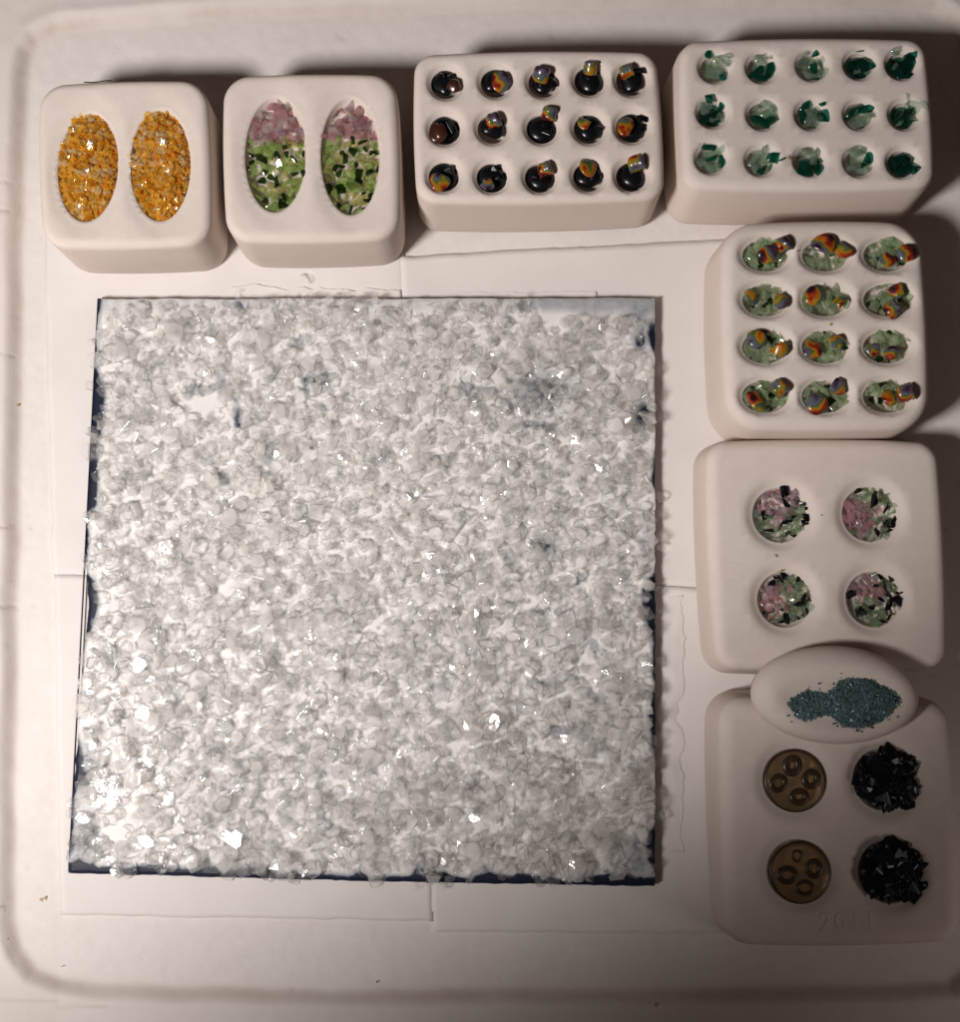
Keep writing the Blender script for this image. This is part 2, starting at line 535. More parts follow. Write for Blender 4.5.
def build_mould(name, outline, h, holes, label, group, z0=0.0, edge=.15, mat=None, step=.075, lip=.05, draft=.0, seed=0, dome=0.0, dip=None):
    """outline: world polygon (CCW or CW) at the top; holes: (cx, cy, a, b, rot, depth, ring_segments)"""
    mat = mat or M_MOULD
    cen = outline.mean(0)
    if np.sum(outline[:, 0] * np.roll(outline[:, 1], -1) - np.roll(outline[:, 0], -1) * outline[:, 1]) < 0:
        outline = outline[::-1]
    nrm = []
    n = len(outline)
    for i in range(n):
        t = outline[(i + 1) % n] - outline[i - 1]
        t /= np.linalg.norm(t)
        nrm.append(np.array([t[1], -t[0]]))
    nrm = np.array(nrm)
    pts = [outline]
    for f in (.04, .13, .28, .5, .75, 1.0, 1.25):
        pts.append(outline - nrm * edge * f)
    lo, hi = outline.min(0), outline.max(0)
    gx, gy = np.meshgrid(np.arange(lo[0], hi[0], step), np.arange(lo[1], hi[1], step))
    g = np.stack([gx.ravel(), gy.ravel()], 1)
    d, ins = poly_dist(g, outline)
    g = g[ins & (d > edge * 1.3 + .02)]
    keep = np.ones(len(g), bool)
    rings = (1.0, 1.06, 1.14, 1.26, 1.42)

    def rho(p, hole):
        cx, cy, a, b, rot = hole[:5]
        dx, dy = p[:, 0] - cx, p[:, 1] - cy
        c, s = math.cos(rot), math.sin(rot)
        return np.hypot((dx * c + dy * s) / a, (-dx * s + dy * c) / b)
    rims = []
    for hl in holes:
        keep &= rho(g, hl) > 1.46
    pts.append(g[keep])
    for hl in holes:
        cx, cy, a, b, rot, dep, sg = hl
        c, s = math.cos(rot), math.sin(rot)
        for r in rings:
            k = sg
            an = np.arange(k) * 2 * PI / k + (r - 1) * 9
            ex, ey = a * r * np.cos(an), b * r * np.sin(an)
            q = np.stack([cx + ex * c - ey * s, cy + ex * s + ey * c], 1)
            if r == 1.0:
                rims.append(q)
            if r > 1.05:
                dd, ii = poly_dist(q, outline)
                q = q[ii & (dd > edge * 1.0)]
            pts.append(q)
    allp = np.concatenate(pts)
    vs, _, tris, *_r = delaunay_2d_cdt([Vector(p) for p in allp], [], [], 0, 1e-5)
    vp = np.array([(v[0], v[1]) for v in vs])
    d, ins = poly_dist(vp, outline)
    d = np.where(d < 1e-4, 0, d)
    e = np.clip(d / edge, 0, 1)
    z = h - edge + edge * np.sqrt(np.clip(1 - (1 - e) ** 2, 0, 1))
    if dome:
        ext = (hi - lo) / 2
        rr = np.hypot((vp[:, 0] - cen[0]) / ext[0], (vp[:, 1] - cen[1]) / ext[1])
        z = z - dome * rr ** 2
    z = z + (fbm(vp[:, 0] + 50, vp[:, 1] + 50, .8, seed) - .5) * .012 * e
    if dip:
        z = z - dip[5] * (1 - sstep(.55, 1.1, rho(vp, dip)))
    for hl in holes:
        r = rho(vp, hl)
        dep = hl[5]
        lipz = -lip * (1 - sstep(1.0, 1.42, r))
        z = z + lipz
    # side loops
    verts = [(p[0], p[1], q) for p, q in zip(vp, z)]
    tc = np.array([[vp[i] for i in t] for t in tris]).mean(1)
    ok = np.ones(len(tris), bool)
    for hl in holes:
        ok &= rho(tc, hl) > math.cos(PI / hl[6]) * .9995
    faces = [tuple(t) for t, k in zip(tris, ok) if k]
    for hl, rim in zip(holes, rims):
        prev = [int(np.argmin((vp[:, 0] - p[0]) ** 2 + (vp[:, 1] - p[1]) ** 2)) for p in rim]
        ce = np.array(hl[:2])
        zr = float(np.mean([z[i] for i in prev]))
        for f, dz in ((.985, .07), (.96, .2), (.92, .42), (.84, .62), (.7, .8), (.5, .92), (.25, .99)):
            cur = []
            for p in rim:
                q = ce + (p - ce) * f
                cur.append(len(verts))
                verts.append((q[0], q[1], zr - hl[5] * dz))
            for i in range(len(rim)):
                j = (i + 1) % len(rim)
                faces.append((prev[i], prev[j], cur[j], cur[i]))
            prev = cur
        verts.append((ce[0], ce[1], zr - hl[5]))
        for i in range(len(rim)):
            faces.append((prev[i], prev[(i + 1) % len(rim)], len(verts) - 1))
    # the outline vertices, in order
    from_key = {}
    idx = []
    for p in outline:
        idx.append(int(np.argmin((vp[:, 0] - p[0]) ** 2 + (vp[:, 1] - p[1]) ** 2)))
    prev = idx
    for zz, off in ((h - edge - .05, draft * .3), (h * .5, draft * .6), (.1, draft), (.03, draft - .015), (.0, draft - .05)):
        if zz > h - edge:
            continue
        cur = []
        for p, m in zip(outline, nrm):
            q = p + m * off
            cur.append(len(verts))
            verts.append((q[0], q[1], zz))
        for i in range(n):
            j = (i + 1) % n
            if prev[i] != prev[j]:
                faces.append((prev[i], cur[i], cur[j], prev[j]))
        prev = cur
    verts = [(x - cen[0], y - cen[1], zz) for x, y, zz in verts]
    me = mesh_np(name, verts, faces, mat, True)
    bm = bmesh.new()
    bm.from_mesh(me)
    bmesh.ops.recalc_face_normals(bm, faces=bm.faces)
    bm.to_mesh(me)
    bm.free()
    o = bpy.data.objects.new(name, me)
    o.location = (cen[0], cen[1], z0)
    return put(o, label, 'mould', group)


def px_holes(lst, z, dep, seg=30):
    out = []
    for (u, v, a, b, rot) in lst:
        x, y, _ = P(u, v, z)
        k = (CAM[2] - z) / CAM[2]
        out.append((x, y, a * .01 * k, b * .01 * k, rot, dep, seg))
    return out


def corners(c, h):
    return [P(u, v, h)[:2] for u, v in c]


H1, H6, H7 = .88, .60, .64
GM = 'off white clay casting moulds around the glass panel'
hol1 = [(87, 166, 31.5, 59, -.02), (159.5, 164, 31.5, 60.5, .03)]
hol2 = [(275, 153, 32, 63, .01), (350, 155, 31, 64, .03)]
m1 = build_mould('casting_mould', round_poly(corners([(39, 86), (208, 81), (213, 247), (43, 250)], H1 - .07), .27), H1,
                 px_holes(hol1, H1, .22, 46), 'off white clay mould with two ovals of amber glass grains', GM, seed=1, edge=.085, lip=.03)
m2 = build_mould('casting_mould', round_poly(corners([(223, 77), (397, 75), (401, 241), (226, 244)], H1 - .07), .27), H1,
                 px_holes(hol2, H1, .17, 46), 'off white clay mould with two ovals of pink and green glass chips', GM, seed=2, edge=.09, lip=.03)
hol3 = [(446, 82), (496, 81), (544, 81), (590, 79), (632, 79), (445, 128), (493, 127), (542, 127), (589.5, 127), (632, 126),
        (444, 175), (492, 176), (540.5, 176), (589, 175), (632, 175)]
m3 = build_mould('casting_mould', round_poly(corners([(414, 56), (656, 53), (665, 201), (416, 205)], H1 - .07), .2), H1,
                 px_holes([(u, v, 15.8, 15.8, 0) for u, v in hol3], H1, .2, 40), 'off white clay mould with fifteen round holes of black and rainbow glass', GM, seed=3, edge=.08)
hol4 = [(715, 67), (762.5, 67), (812.5, 65), (860, 64), (902, 64), (713, 112), (763, 114), (811.5, 114), (860, 114), (905, 114),
        (711.5, 158), (761.5, 160), (810, 160), (860, 161), (903, 162)]
m4 = build_mould('casting_mould', round_poly(corners([(678, 42), (925, 40), (935, 190), (682, 192)], H1 - .07), .2), H1,
                 px_holes([(u, v, 14.2, 14.2, 0) for u, v in hol4], H1, .2, 40), 'off white clay mould with fifteen round holes of emerald and pale green shards', GM, seed=4, edge=.1, draft=.05, mat=M_MOULD_W)
hol5 = [(x, y) for y in (254, 299, 346, 395.5) for x in (766.5, 826.5, 888)]
m5 = build_mould('casting_mould', round_poly(corners([(720, 223), (921, 221), (931, 430), (724, 431)], .8 - .07), .36), .8,
                 px_holes([(u, v, 23.3, 16.6, 0) for u, v in hol5], .8, .13, 34), 'off white clay mould with twelve small oval holes of green chips and rainbow beads', GM, seed=5, edge=.12, draft=.04, mat=M_MOULD_W)
hol6 = [(781, 514.5), (871, 513.5), (786, 599.5), (875, 599)]
m6 = build_mould('casting_mould', round_poly(corners([(704, 441), (938, 441), (948, 669), (714, 670)], H6 - .07), .22), H6,
                 px_holes([(u, v, 27.3, 27.8, 0) for u, v in hol6], H6, .11, 44), 'off white clay mould with four round wells of pink, green and black chips', GM, seed=6, edge=.12, draft=.04)
hol7 = [(794.5, 780.5), (885, 780), (799.5, 872), (890.5, 872.5)]
m7 = build_mould('casting_mould', round_poly(corners([(717, 696), (950, 700), (961, 943), (727, 946)], H7 - .07), .24), H7,
                 px_holes([(u, v, 29.5, 30, 0) for u, v in hol7], H7, .15, 44), 'off white clay mould in shadow with two brown buttons and two black heaps', GM, seed=7, edge=.14, draft=.04)

# oval dish that bridges the two lower moulds
ZD = H7 + .012
cx, cy, _ = P(840, 695.5, ZD + .3)
an = np.arange(110) * 2 * PI / 110
kk = (CAM[2] - ZD - .3) / CAM[2] * .01
ca, sa = math.cos(-.03), math.sin(-.03)
ex, ey = 83 * kk * np.cos(an), 48.5 * kk * np.sin(an)
oval = np.stack([cx + ex * ca - ey * sa, cy + ex * sa + ey * ca], 1)
hx, hy, _ = P(841, 703, ZD + .3)
hs = [(*P(844, 702, ZD + .34)[:2], .64, .295, -.03, .05, 56)]
m8 = build_mould('oval_mould', oval, .34, [], 'small oval clay mould of teal powder resting across the two lower square moulds', None, z0=ZD, edge=.2, seed=8, dome=.02, step=.04, dip=hs[0])


def raised_text(txt, u, v, z, size, rot, parent, name, fat=0.0):
    cu = bpy.data.curves.new(name, 'FONT')
    cu.body = txt
    cu.size = size
    cu.extrude = .001
    cu.bevel_depth = .003 + fat
    cu.bevel_resolution = 2
    cu.align_x = 'CENTER'
    cu.align_y = 'CENTER'
    cu.space_character = 1.25
    ob = bpy.data.objects.new(name + '_source', cu)
    COL.objects.link(ob)
    dg = bpy.context.evaluated_depsgraph_get()
    me = bpy.data.meshes.new_from_object(ob.evaluated_get(dg))
    bpy.data.objects.remove(ob)
    me.materials.clear()
    me.materials.append(M_MOULD)
    o = bpy.data.objects.new(name, me)
    x, y, _ = P(u, v, z)
    put(o, None, parent=parent)
    o.location = (x - parent.location.x, y - parent.location.y, z - parent.location.z - .003 + fat * 1.8)
    o.rotation_euler = (0, 0, rot)
    return o


raised_text('2011', 848, 922, H7, .22, .03, m7, 'date_text', .0014)
raised_text('2011', 735, 558, H6, .18, -PI / 2, m6, 'date_text')


# ------------------------------------------------------------------ glass piece shapes (unit size, about 1 across)
def hull_bm(n, sx, sy, sz, seed, bevel=.0, boxy=.0):
    r = np.random.default_rng(seed)
    bm = bmesh.new()
    for k in range(n):
        d = r.normal(size=3)
        d /= np.linalg.norm(d)
        if boxy:
            d = d / (np.abs(d).max() ** boxy)
        d = d * r.uniform(.8, 1.0)
        bm.verts.new((d[0] * sx / 2, d[1] * sy / 2, d[2] * sz / 2))
    res = bmesh.ops.convex_hull(bm, input=bm.verts)
    junk = [g for g in res['geom_interior'] if isinstance(g, bmesh.types.BMVert)]
    if junk:
        bmesh.ops.delete(bm, geom=junk, context='VERTS')
    bmesh.ops.dissolve_limit(bm, angle_limit=math.radians(16), verts=bm.verts, edges=bm.edges)
    if bevel:
        try:
            bmesh.ops.bevel(bm, geom=list(bm.edges), offset=bevel, offset_type='OFFSET', segments=2, profile=.5, affect='EDGES', clamp_overlap=True)
        except Exception:
            pass
    bmesh.ops.triangulate(bm, faces=bm.faces)
    bmesh.ops.recalc_face_normals(bm, faces=bm.faces)
    return bm


def bm_arrays(bm):
    bm.verts.index_update()
    v = np.array([x.co[:] for x in bm.verts])
    f = np.array([[x.index for x in fa.verts] for fa in bm.faces])
    bm.free()
    return v, f


def pebble_arrays(seed, flat=.55, rough=.16):
    bm = bmesh.new()
    bmesh.ops.create_icosphere(bm, subdivisions=3, radius=.5)
    r = np.random.default_rng(seed)
    ax = r.normal(size=(5, 3))
    for v in bm.verts:
        d = np.array(v.co) * 2
        k = 1 + rough * sum(math.sin(2.1 * (d @ a) + i) for i, a in enumerate(ax)) / 3
        v.co = Vector((v.co.x * k, v.co.y * k, v.co.z * k * flat))
    return bm_arrays(bm)


CHUNK = [bm_arrays(hull_bm(int(8 + i % 5), 1, .8 + .1 * (i % 3), .55 + .06 * (i % 4), 100 + i, .02)) for i in range(24)]
SLAB = [bm_arrays(hull_bm(9, 1, .75, .42, 300 + i, .02, .5)) for i in range(10)]
def plate_bm(seed):
    r = np.random.default_rng(seed)
    n = int(r.integers(5, 8))
    an = np.sort(np.arange(n) * 2 * PI / n + r.uniform(-.35, .35, n))
    bm = bmesh.new()
    h = r.uniform(.18, .26)
    for zz, k in ((-h, 1.0), (h, r.uniform(.78, .95))):
        for a in an:
            q = r.uniform(.42, .55) * k
            bm.verts.new((q * math.cos(a), q * math.sin(a) * .85, zz))
    bmesh.ops.convex_hull(bm, input=bm.verts)
    bmesh.ops.dissolve_limit(bm, angle_limit=math.radians(6), verts=bm.verts, edges=bm.edges)
    bmesh.ops.bevel(bm, geom=list(bm.edges), offset=.028, offset_type='OFFSET', segments=1, profile=.5, affect='EDGES', clamp_overlap=True)
    bmesh.ops.triangulate(bm, faces=bm.faces)
    bmesh.ops.recalc_face_normals(bm, faces=bm.faces)
    return bm


PLATE = [bm_arrays(plate_bm(900 + i)) for i in range(12)]
SHARD = [bm_arrays(hull_bm(8, 1, .52, .34, 400 + i, .035, .3)) for i in range(10)]
CHIP = [bm_arrays(hull_bm(8, 1, .85, .5, 500 + i, .05, .3)) for i in range(10)]
GRAIN = [bm_arrays(hull_bm(7, 1, .85, .7, 600 + i)) for i in range(10)]
PEB = [pebble_arrays(700 + i) for i in range(6)]
BEAD = [pebble_arrays(720 + i, .8, .26) for i in range(4)] + [bm_arrays(hull_bm(22, 1, .92, .8, 740 + i, .05)) for i in range(5)]


def cyl_arrays(seed, ln=1.0):
    """short rounded rod lying along x, slightly bent"""
    bm = bmesh.new()
    ns, nr = 9, 18
    rr = np.random.default_rng(seed)
    rings = []
    for i in range(ns):
        t = i / (ns - 1)
        x = (t - .5) * ln
        e = min(t, 1 - t)
        r = .5 * min(1, .82 + 2.2 * e) * (1 + .05 * rr.normal())
        rings.append([bm.verts.new((x, r * math.cos(a) + .06 * math.sin(t * 3), r * math.sin(a))) for a in np.arange(nr) * 2 * PI / nr])
    for a, b in zip(rings[:-1], rings[1:]):
        for k in range(nr):
            bm.faces.new((a[k], a[(k + 1) % nr], b[(k + 1) % nr], b[k]))
    bm.faces.new(rings[0][::-1])
    bm.faces.new(rings[-1])
    bmesh.ops.triangulate(bm, faces=bm.faces)
    bmesh.ops.recalc_face_normals(bm, faces=bm.faces)
    return bm_arrays(bm)


ROD = [cyl_arrays(800 + i, .8) for i in range(3)]

_lib = {}


def lib_mesh(kind, k, mat, name, size, smooth):
    """shared mesh data: one shape in one material at one base size"""
    key = (name, k, mat.name, size)
    if key not in _lib:
        v, f = kind[k]
        _lib[key] = mesh_np(name, v * size, f, mat, smooth)
    return _lib[key]


def piece(kind, mat, name, loc, size, rot, label, cat, group, smooth=False, k=None, squash=(1, 1, 1)):
    k = random.randrange(len(kind)) if k is None else k % len(kind)
    me = lib_mesh(kind, k, mat, name, .1, smooth)
    o = bpy.data.objects.new(name, me)
    o.location = loc
    o.rotation_euler = rot
    o.scale = (size * 10 * squash[0], size * 10 * squash[1], size * 10 * squash[2])
    return put(o, label, cat, group)


def heap(name, items, mats, label, cat, group=None):
    """many grains in ONE mesh; items: (arrays, loc, size, rotation matrix 3x3, material index)"""
    vs, fs, mi, off = [], [], [], 0
    for (va, fa), loc, size, R, m in items:
        v = (va * size) @ R.T + np.asarray(loc)
        vs.append(v)
        fs.append(fa + off)
        off += len(va)
        mi.append(np.full(len(fa), m))
    V, Fc, MI = np.concatenate(vs), np.concatenate(fs), np.concatenate(mi)
    me = bpy.data.meshes.new(name)
    me.vertices.add(len(V))
    me.vertices.foreach_set('co', V.astype(np.float32).ravel())
    me.loops.add(len(Fc) * 3)
    me.loops.foreach_set('vertex_index', Fc.astype(np.int32).ravel())
    me.polygons.add(len(Fc))
    me.polygons.foreach_set('loop_start', (np.arange(len(Fc)) * 3).astype(np.int32))
    for m in mats:
        me.materials.append(m)
    me.polygons.foreach_set('material_index', MI.astype(np.int32))
    me.polygons.foreach_set('use_smooth', np.zeros(len(Fc), bool))
    me.update(calc_edges=True)
    me.validate()
    return put(bpy.data.objects.new(name, me), label, cat, group, 'stuff')


def rmat(tiltmax, rng=RNG):
    a = rng.uniform(0, 2 * PI)
    t = abs(rng.normal()) * tiltmax
    ax = rng.uniform(0, 2 * PI)
    return np.array(Matrix.Rotation(t, 3, Vector((math.cos(ax), math.sin(ax), 0))) @ Matrix.Rotation(a, 3, 'Z'))


def rrot(tiltmax):
    return Matrix(rmat(tiltmax)).to_euler()


# ------------------------------------------------------------------ the square glass panel
ZT = .15
TOPE = [(98, 299), (655, 298)]
BOTE = [(68, 873), (180, 876), (400, 882), (655, 886)]
LEFT = [(0, 98, 299), (.09, 96, 350), (.18, 93, 400), (.27, 91, 455), (.38, 87, 520), (.46, 86, 565), (.52, 89, 598), (.6, 86, 650), (.7, 81, 705), (.8, 76, 760), (.9, 71, 815), (1, 68, 873)]


def panel_uv(s, t):
    """photo position of the point s across, t down the panel"""
    s = np.asarray(s, float)
    t = np.asarray(t, float)
    lx = np.interp(t, [q[0] for q in LEFT], [q[1] for q in LEFT])
    bx = [68, 180, 400, 655]
    by = np.interp(lx * (1 - s) + 655 * s, bx, [873, 876, 882, 886])
    ty = 299 - s
    u = lx * (1 - s) + (655 + 0 * t) * s
    v = ty * (1 - t) + by * t
    return u, v


def cover_map(s, t):
    u, v = panel_uv(s, t)
    el, er, et, eb = u - panel_uv(0 * s, t)[0], 655 - u, v - 299, panel_uv(s, 0 * t + 1)[1] - v
    n = fbm(u, v, 26, 71, 4)
    n2 = fbm(u, v, 60, 77, 3)
    c = np.full_like(u, .88)
    c = np.minimum(c, .88 - .95 * (1 - sstep(3, 14, eb + (n - .5) * 18)))
    c = np.minimum(c, .88 - .9 * (1 - sstep(1, 9, el + (n2 - .36) * 34)))
    c = np.minimum(c, .88 - .9 * (1 - sstep(1, 9, er + (n2 - .36) * 40)) * sstep(5, 40, et))
    c = np.minimum(c, .88 - .42 * (1 - sstep(8, 22, et + (n - .5) * 12)) * np.where(u > 540, 1, .55))
    for (x, y, rx, ry, a) in ((643, 415, 9, 18, .9), (640, 340, 8, 12, .85), (90, 400, 9, 16, .9), (640, 318, 12, 10, .3), (84, 845, 16, 26, .6),
                              (84, 770, 12, 30, .5), (540, 392, 30, 22, .62), (250, 420, 18, 14, .3), (320, 378, 14, 11, .6), (545, 545, 13, 10, .7), (478, 812, 6, 6, .4),
                              (640, 860, 30, 30, .5), (95, 500, 6, 12, .7), (92, 590, 6, 16, .6), (648, 545, 8, 40, .4)):
        c = c - a * np.exp(-((u - x) / rx) ** 2 - ((v - y) / ry) ** 2)
    c = c - .45 * sstep(.66, .76, fbm(u, v, 17, 95, 3)) * sstep(.35, .6, fbm(u, v, 120, 99, 2)) * sstep(120, 200, u)
    return np.clip(c, 0, 1)


def build_panel():
    root = empty('glass_tile', P(370, 590, 0.03))
    put(root, 'square glass panel heaped with clear frit on white paper, navy along its edges', 'glass tile')
    L = np.array(root.location)

    def slab(name, z0, z1, mat, grow, n, at):
        s = np.linspace(0, 1, n)
        Sg, Tg = np.meshgrid(s, s)
        u, v = panel_uv(Sg, Tg)
        u = u + (Sg - .5) * grow * 2 + 2.6 * (fbm(u, v, 11, 88) - .5)
        v = v + (Tg - .5) * grow * 2 + 2.2 * (fbm(u, v, 11, 89) - .5)
        e = np.minimum(np.minimum(Sg, 1 - Sg), np.minimum(Tg, 1 - Tg))
        zz = z1 - .012 * np.exp(-(e / .004) ** 2) + (fbm(u, v, 40, 90) - .5) * .008
        vv = [np.array(P(a, b, c)) - L for a, b, c in zip(u.ravel(), v.ravel(), zz.ravel())]
        i = np.arange(n * n).reshape(n, n)
        fa = np.stack([i[:-1, :-1].ravel(), i[1:, :-1].ravel(), i[1:, 1:].ravel(), i[:-1, 1:].ravel()], 1).tolist()
        ring = list(i[0, :]) + list(i[1:, -1]) + list(i[-1, -2::-1]) + list(i[-2:0, 0])
        lip = len(vv)
        for q in ring:
            p = vv[q].copy()
            p[2] -= .003
            vv.append(p)
        base = len(vv)
        for q in ring:
            p = vv[q].copy()
            p[2] = z0 - L[2]
            vv.append(p)
        m = len(ring)
        for k in range(m):
            j = (k + 1) % m
            fa.append((ring[k], ring[j], lip + j, lip + k))
            fa.append((lip + k, lip + j, base + j, base + k))
        me = mesh_np(name, vv, fa, mat, False)
        if at:
            c = cover_map(Sg, Tg).ravel()
            attr(me, 'cover', np.concatenate([c, np.zeros(2 * m)]))
        o = bpy.data.objects.new(name, me)
        put(o, parent=root)
        return o
    slab('base_sheet', .035, .095, M_NAVY, .0, 190, False)
    slab('top_sheet', .0951, ZT, M_SHEET, -.25, 190, True)


build_panel()

# clear frit: the largest chunks are objects of their own, the countless rest is one mass
ZONE = {(0, 0): 'near the amber mould corner of the panel', (1, 0): 'by the top edge of the panel', (2, 0): 'in the panel corner by the black and rainbow mould',
        (0, 1): 'along the wavy navy side of the panel', (1, 1): 'in the pale middle of the panel', (2, 1): 'along the straight side of the panel facing the moulds',
        (0, 2): 'in the brightly lit lower corner of the panel', (1, 2): 'by the navy bottom edge of the panel', (2, 2): 'in the shadowed lower corner of the panel'}


def build_frit():
    rng = np.random.default_rng(21)
    cand = []
    # three passes: a lower layer, an upper layer, a fine sprinkle
    for layer, (cell, smin, smax, zoff) in enumerate(((9.6, 11, 27, .0), (11.0, 11, 30, .085), (7.5, 5, 12, .12))):
        us = np.arange(66, 664, cell)
        vs = np.arange(299, 894, cell)
        for a in us:
            for b in vs:
                u = a + rng.uniform(-.55, .55) * cell
                v = b + rng.uniform(-.55, .55) * cell
                t = (v - 299) / (880 - 299)
                if t < .0 or t > 1.012:
                    continue
                lx = float(np.interp(t, [q[0] for q in LEFT], [q[1] for q in LEFT]))
                ev = 873 + (u - 68) * .0222
                if u < lx - .5 or u > 652 or v > ev:
                    continue
                el, er, et, eb = u - lx, 655 - u, v - 299, ev - v
                n = float(fbm(u, v, 34, 55, 3))
                n2 = float(fbm(u, v, 90, 57, 2))
                # bare strip along the top, bare patches
                if et < 8 + 16 * (u > 540) + (n - .5) * 16 and not (300 < u < 385):
                    continue
                if er < 10 and v < 440 and n > .42:
                    continue
                if er < 6 and n > .5:
                    continue
                if el < 7 and n > .52:
                    continue
                if eb < 9 and n > .5:
                    continue
                sparse = float(sstep(260, 90, u) * sstep(560, 700, v)) * .55 + .22 * float(sstep(200, 110, abs(u - 170)) * sstep(80, 30, abs(v - 400)))
                mid = math.exp(-((u - 360) / 150) ** 2 - ((v - 440) / 120) ** 2)
                if layer == 0 and (n > .80 - .24 * sparse or rng.random() < .04 + .5 * sparse):
                    continue
                if layer == 1 and (rng.random() < .34 + .62 * sparse - .15 * mid or n > .72 + .2 * mid or min(el, er, eb, et) < 6):
                    continue
                if layer == 2 and rng.random() < .68 - .4 * mid + .25 * sparse:
                    continue
                bare = math.hypot((u - 198) / 22, (v - 405) / 11)
                if bare < 1 and layer < 3:
                    continue
                sz = smin + (smax - smin) * rng.beta(1.6, 2.6)
                sz *= 1 - .22 * mid
                if sparse > .3 and layer < 2:
                    sz *= 1.08
                cand.append([u, v, layer, sz, zoff, mid, sparse])
    tops = [i for i, c in enumerate(cand) if c[2] == 1 or c[3] > 20]
    tops.sort(key=lambda i: -(cand[i][3] + (2.5 if cand[i][2] == 1 else 0)))
    big = set(tops[:300])
    items = []
    for i, (u, v, layer, sz, zoff, mid, sparse) in enumerate(cand):
        kind = CHUNK if rng.random() < .72 else SLAB
        if rng.random() < .16 + .8 * sparse:
            kind = PLATE
        k = int(rng.integers(len(kind)))
        s = sz * .01
        flat = .62 if kind is CHUNK else .42
        z = ZT + zoff * .9 + s * flat * .42 + rng.uniform(-.005, .02)
        if u < 80 and v > 870 or u > 656 or v > 886:
            z -= .02
        tl = .28 if layer == 0 else .5
        if kind is PLATE:
            tl = .10 if layer == 0 else .3
        R = rmat(tl, rng)
        loc = P(u, v, z)
        milky = 1 if rng.random() < .24 + .5 * mid else 0
        if i in big:
            o = piece(kind, M_CLEARM if milky else M_CLEAR, 'glass_chunk', loc, s, Matrix(R).to_euler(),
                      'large clear glass chunk ' + ZONE[(min(2, int((u - 60) / 200)), min(2, int((v - 298) / 196)))],
                      'glass chunk', 'large clear glass chunks on the panel', k=k)
        else:
            items.append((kind[k], loc, s, R, milky))
    heap('clear_frit', items, [M_CLEAR, M_CLEARM], 'layer of countless clear crushed glass pieces covering the square panel', 'glass frit')


build_frit()

# stray clear chunks on the paper just off the panel
for (u, v, s, lb) in ((305, 279, 17, 'clear glass chunk lying alone on the torn paper above the panel'),
                      (346, 296, 14, 'clear glass chunk hanging over the top edge of the panel'),
                      (238, 294, 13, 'small clear glass chunk by the torn paper at the panel top, near its end'),
                      (93, 341, 15, 'clear glass chunk poking out past the wavy panel side, near its top'),
                      (92, 386, 15, 'dark rimmed clear chunk overhanging the wavy panel side under another chunk'),
                      (659, 497, 13, 'upper of the clear chunks sticking out past the straight panel side'),
                      (660, 548, 14, 'clear chunk jutting past the straight panel side at its middle'),
                      (657, 590, 12, 'clear chunk overhanging the straight panel side beside the torn paper tip'),
                      (657, 660, 12, 'small clear chunk overhanging the straight panel side beside the torn paper'),
                      (660, 816, 20, 'clear chunk overhanging the panel side in deep shadow'),
                      (415, 884, 13, 'clear glass chunk hanging over the bottom edge near the paper crease'),
                      (443, 886, 14, 'clear glass chunk hanging over the bottom edge just past the paper crease')):
    piece(CHUNK, M_CLEAR, 'glass_chunk', P(u, v, .09 if v > 290 else .06), s * .01, rrot(.4), lb, 'glass chunk', 'stray clear glass chunks around the panel edge')

# ------------------------------------------------------------------ contents of the moulds
LAMP = Vector(P(-380, 960, 0)) + Vector((0, 0, 13.0))
ORD = ['first', 'second', 'third', 'fourth', 'fifth']
ROW3 = ['top', 'middle', 'bottom']
ROW4 = ['top', 'second', 'third', 'bottom']


def in_ellipse(a, b, n, rng, mind=0.0, tries=60):
    out = []
    for i in range(n):
        best, bd = None, -1
        for k in range(tries if mind else 1):
            r, th = math.sqrt(rng.random()), rng.random() * 2 * PI
            p = (a * r * math.cos(th), b * r * math.sin(th))
            d = min([math.hypot(p[0] - q[0], p[1] - q[1]) for q in out] or [99])
            if d > bd:
                best, bd = p, d
            if d >= mind:
                break
        out.append(best)
    return out


# amber ovals
rng = np.random.default_rng(5)
for (u0, v0, a, b, rot), lb in zip(hol1, ('oval heap of fine amber and clear glass grains nearest the mould outer side', 'oval heap of fine amber glass grains next to the pink and green mould')):
    it = []
    for k in range(1250):
        r, th = math.sqrt(rng.random()), rng.random() * 2 * PI
        r = min(r, 1) * .98
        du, dv = a * r * math.cos(th), b * r * math.sin(th)
        sz = rng.uniform(6, 11.5)
        zz = H1 - .16 + .17 * math.sqrt(max(0, 1 - r * r)) ** .7 + rng.uniform(-.02, .02)
        nz = float(vnoise(u0 + du, v0 + dv, 9, 61))
        m = 0 if rng.random() < .66 else (1 if rng.random() < .6 else 2)
        if nz > .68 and rng.random() < .6:
            m = 2
        it.append((GRAIN[int(rng.integers(10))], P(u0 + du, v0 + dv, zz), sz * .01, rmat(.45, rng), m))
    heap('amber_frit', it, [M_AMBER, M_AMBERD, M_AMBERC], lb, 'glass frit', 'amber grains in the two oval wells')
    # the flake added for each oval's lamp highlight comes further down
piece(GRAIN, M_AMBER, 'amber_grain', P(127, 156, H1 + .02), .05, rrot(.5), 'single amber grain on the mould rim between the two amber ovals', 'glass grain', None)


def half_tilt(loc, lamp, tilt_noise=0.0):
    """rotation that turns +z halfway between the camera and the lamp"""
    p = Vector(loc)
    h = ((Vector(CAM) - p).normalized() + (Vector(lamp) - p).normalized()).normalized()
    return Vector((0, 0, 1)).rotation_difference(h)


